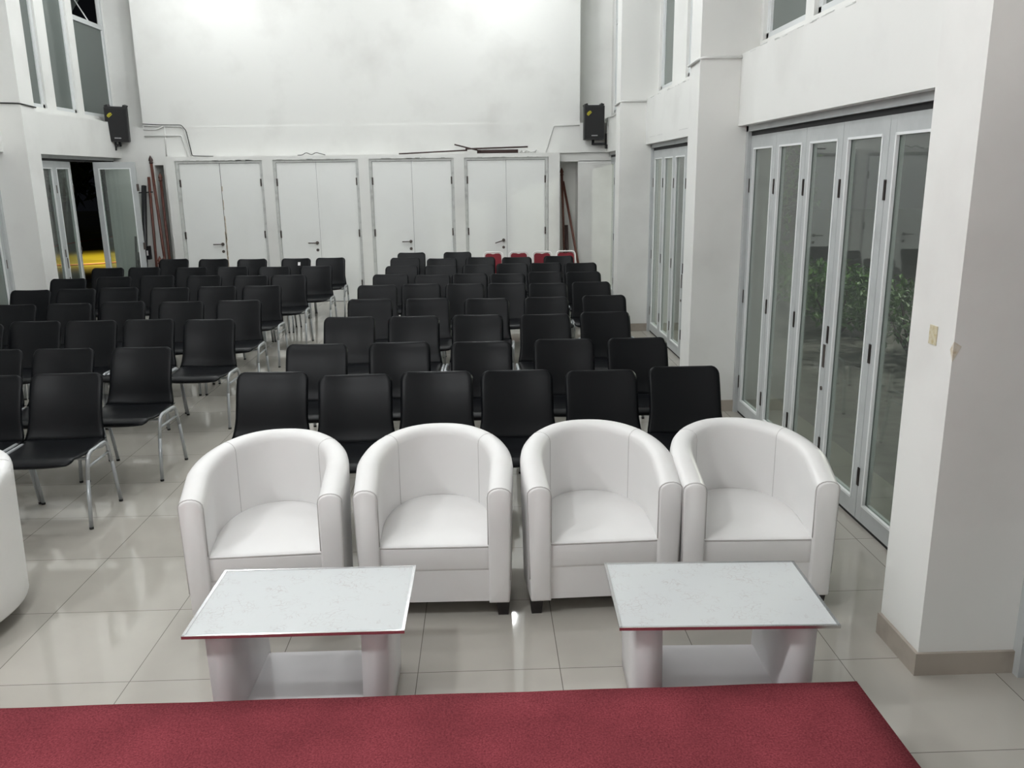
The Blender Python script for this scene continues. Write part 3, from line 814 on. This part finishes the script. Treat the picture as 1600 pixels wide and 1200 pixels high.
for nm_, p, q, r in (('post', (0,0,0), (-.04,.6,1.95), .042), ('leg', (-.1,-.03,0), (-.115,.2,1.15), .018), ('leg', (.08,-.03,0), (.02,.2,1.0), .018), ('leg', (-.05,-.08,0), (-.05,.1,.9), .018)):
    bm = NB(); tube(bm, [p, q], r, 8); obj(nm_, bm, M['blackm'], t)
bm = NB(); tube(bm, [(-.14,.56,1.84), (.11,.56,1.85)], .011, 6); obj('cross_bar', bm, M['blackm'], t)
bm = NB(); bxm(bm, Matrix.Translation((0,.28,.88)), .13, .10, .22); bxm(bm, Matrix.Translation((-.06,.20,.62)), .10, .08, .30); bevel(bm, .008, 1); obj('clamp', bm, M['blackm'], t)
bm = NB(); bx(bm, .03, .06, .19, .20, .84, .92); obj('sticker', bm, M['shellw'], t)
# things lying on the ledge above the doors
pole([(.15, 11.86, 2.412), (1.28, 11.80, 2.455)], .012, M['dwood'], 'thin dark pole lying along the ledge above the third and fourth doors', grp='poles lying on the ledge')
pole([(1.25, 11.78, 2.475), (2.28, 11.84, 2.50)], .013, M['dwood'], 'dark rod resting across the bundle above the fourth door', grp='poles lying on the ledge')
pole([(1.50, 11.80, 2.44), (1.07, 11.86, 2.55)], .012, M['dwood'], 'short dark rod sticking up to the left above the fourth door', grp='poles lying on the ledge')
bm = NB(); tube(bm, [(1.44, 11.86, 2.432), (2.12, 11.86, 2.432)], .030, 12)
tag(obj('rolled_banner', bm, M['dwood']), 'dark rolled banner lying on the ledge above the fourth door', 'banner')
bm = NB()
for i in range(14):
    mt = Matrix.Translation((2.16+.025*i*.8, 11.80+rnd.uniform(-.03,.03), 2.415+rnd.uniform(0,.02))) @ Matrix.Rotation(rnd.uniform(-1,1),4,'Y') @ Matrix.Rotation(rnd.uniform(-1,1),4,'X')
    bxm(bm, mt, .05, .05, .012)
tag(obj('crumpled_plastic', bm, M['conduit']), 'crumpled whitish plastic at the right end of the rolled banner', 'plastic')

# yellowed tape patch on the near pillar
bm = NB(); bx(bm, 3.2665, 3.2705, .60, .655, 1.365, 1.44); bevel(bm, .001, 1)
tag(obj('tape_patch', bm, M['tape']), 'small yellowed square of tape on the near right pillar', 'tape')

# ------------------------------------------------------------------ outside
bm = NB(); bx(bm, 4.2, 30, -12, 45, -.14, -.02); bx(bm, -60, -5.0, -12, 16, -.14, -.02); struct('ground', bm, M['paving'])
bm = NB(); bx(bm, -60, -5.0, 16, 60, -.14, -.02); o = struct('court_floor', bm, M['court'])
bm = NB()
pts = [(-9.2+3.4*math.cos(a), 28+9*math.sin(a), -.012) for a in [2*PI*k/60 for k in range(60)]]
tube(bm, pts, .03, 4, closed=True)
tag(obj('court_marking', bm, M['cline']), 'orange painted line marking curved on the lit ball court outside', 'marking')
bm = NB(); bx(bm, 4.35, 16, -6, 14, -.02, .0); bm.free()
def leaves(bm, c, rx, ry, rz, n, size, rg):
    for i in range(n):
        while True:
            p = Vector((rg.uniform(-1,1), rg.uniform(-1,1), rg.uniform(-1,1)))
            if .35 < p.length < 1: break
        p = Vector((c[0]+p.x*rx, c[1]+p.y*ry, c[2]+p.z*rz)); s = size*rg.uniform(.6,1.3)
        R = Matrix.Rotation(rg.uniform(0,6.28),4,'Z') @ Matrix.Rotation(rg.uniform(-1.2,1.2),4,'X') @ Matrix.Rotation(rg.uniform(-.8,.8),4,'Y')
        q = [Matrix.Translation(p) @ R @ Vector(v) for v in ((0,-s,0), (s*.42,0,.12*s), (0,s,0), (-s*.42,0,.12*s))]
        bm.faces.new([bm.verts.new(v) for v in q])
def bush(x, y, h, r, label, name='garden_bush', m='leaf', n=900, size=.06, grp='garden shrubs outside the right glass doors'):
    rg = random.Random(int(x*100)+int(y*37)); t = thing(name, label, 'shrub' if h < 2 else 'tree', (x, y, -.02), 0, grp)
    bm = NB()
    for k in range(5):
        a = rg.uniform(0,6.28); tube(bm, [(0,0,0), (math.cos(a)*r*.3, math.sin(a)*r*.3, h*.35), (math.cos(a)*r*.55, math.sin(a)*r*.55, h*.75)], [.02,.014,.006], 5)
    obj('stem', bm, M['bark'], t)
    bm = NB()
    for k in range(4): leaves(bm, (rg.uniform(-.35,.35)*r, rg.uniform(-.35,.35)*r, h*rg.uniform(.42,.60)), r*.85, r*.85, h*.42, n//4, size, rg)
    obj('foliage', bm, M[m], t)
    return t
BL = ['opposite the far end of the near glass doors', 'second from the far end', 'third from the far end', 'fourth from the far end', 'fifth from the far end', 'nearest of the row']
for k in range(6):
    bush(6.3+.25*math.sin(k*2.1), 11.0-1.5*k, .88+.08*math.sin(k*3), .74, 'green leafy shrub outside the glass doors, %s' % BL[k])
bush(7.6, 15.2, 3.1, .95, 'small tree outside beyond the shrubs, seen through the right glass doors', 'garden_tree', 'leaf', 700, .08, None)
for k, (x, y, h, r) in enumerate(((-20.5, 40, 10, 4.5), (-31, 42, 9, 4.5), (-10, 43, 9, 4.5), (-42, 46, 9, 4.5))):
    bush(x, y, h, r, 'dark tree beyond the lit ball court, %s of the group' % ('second from the right','third from the right','rightmost','leftmost')[k], 'garden_tree', 'dleaf', 3000, .45, 'trees beyond the ball court')
# flood light of the court
t = thing('flood_light', 'flood light on a mast lighting the ball court outside', 'lamp', (-7.6, 21.6, 0))
bm = NB(); tube(bm, [(0,0,0), (0,0,6)], .07, 10); obj('mast', bm, M['steel'], t)
bm = NB(); bxm(bm, Matrix.Translation((0,-.1,6)), .5, .3, .15); obj('lamp_head', bm, M['blackm'], t)
ld = bpy.data.lights.new('court_light', 'SPOT'); ld.energy = COURT; ld.color = (1, .86, .45); ld.spot_size = 1.25; ld.spot_blend = 1.0; ld.shadow_soft_size = .15
lo = bpy.data.objects.new('court_light', ld); C.objects.link(lo); lo.location = (-8.3, 20.8, 5.6)

# fill lamp added to brighten the shrubs outside the right-hand glass doors
t = thing('garden_fill', 'added fill lamp on a post, brightening the shrubs outside the right glass doors', 'lamp', (8.6, 7.4, -.02))
bm = NB(); tube(bm, [(0,0,0), (0,0,3.3)], .04, 10); obj('post', bm, M['steel'], t)
bm = NB(); tube(bm, [(0,0,3.3), (0,0,3.36), (0,0,3.50), (0,0,3.56)], [.05,.12,.12,.04], 14); obj('fill_globe', bm, mat('garden_fill_glow', (1,1,1), .5, emit=((1,.95,.85), 1100)), t)
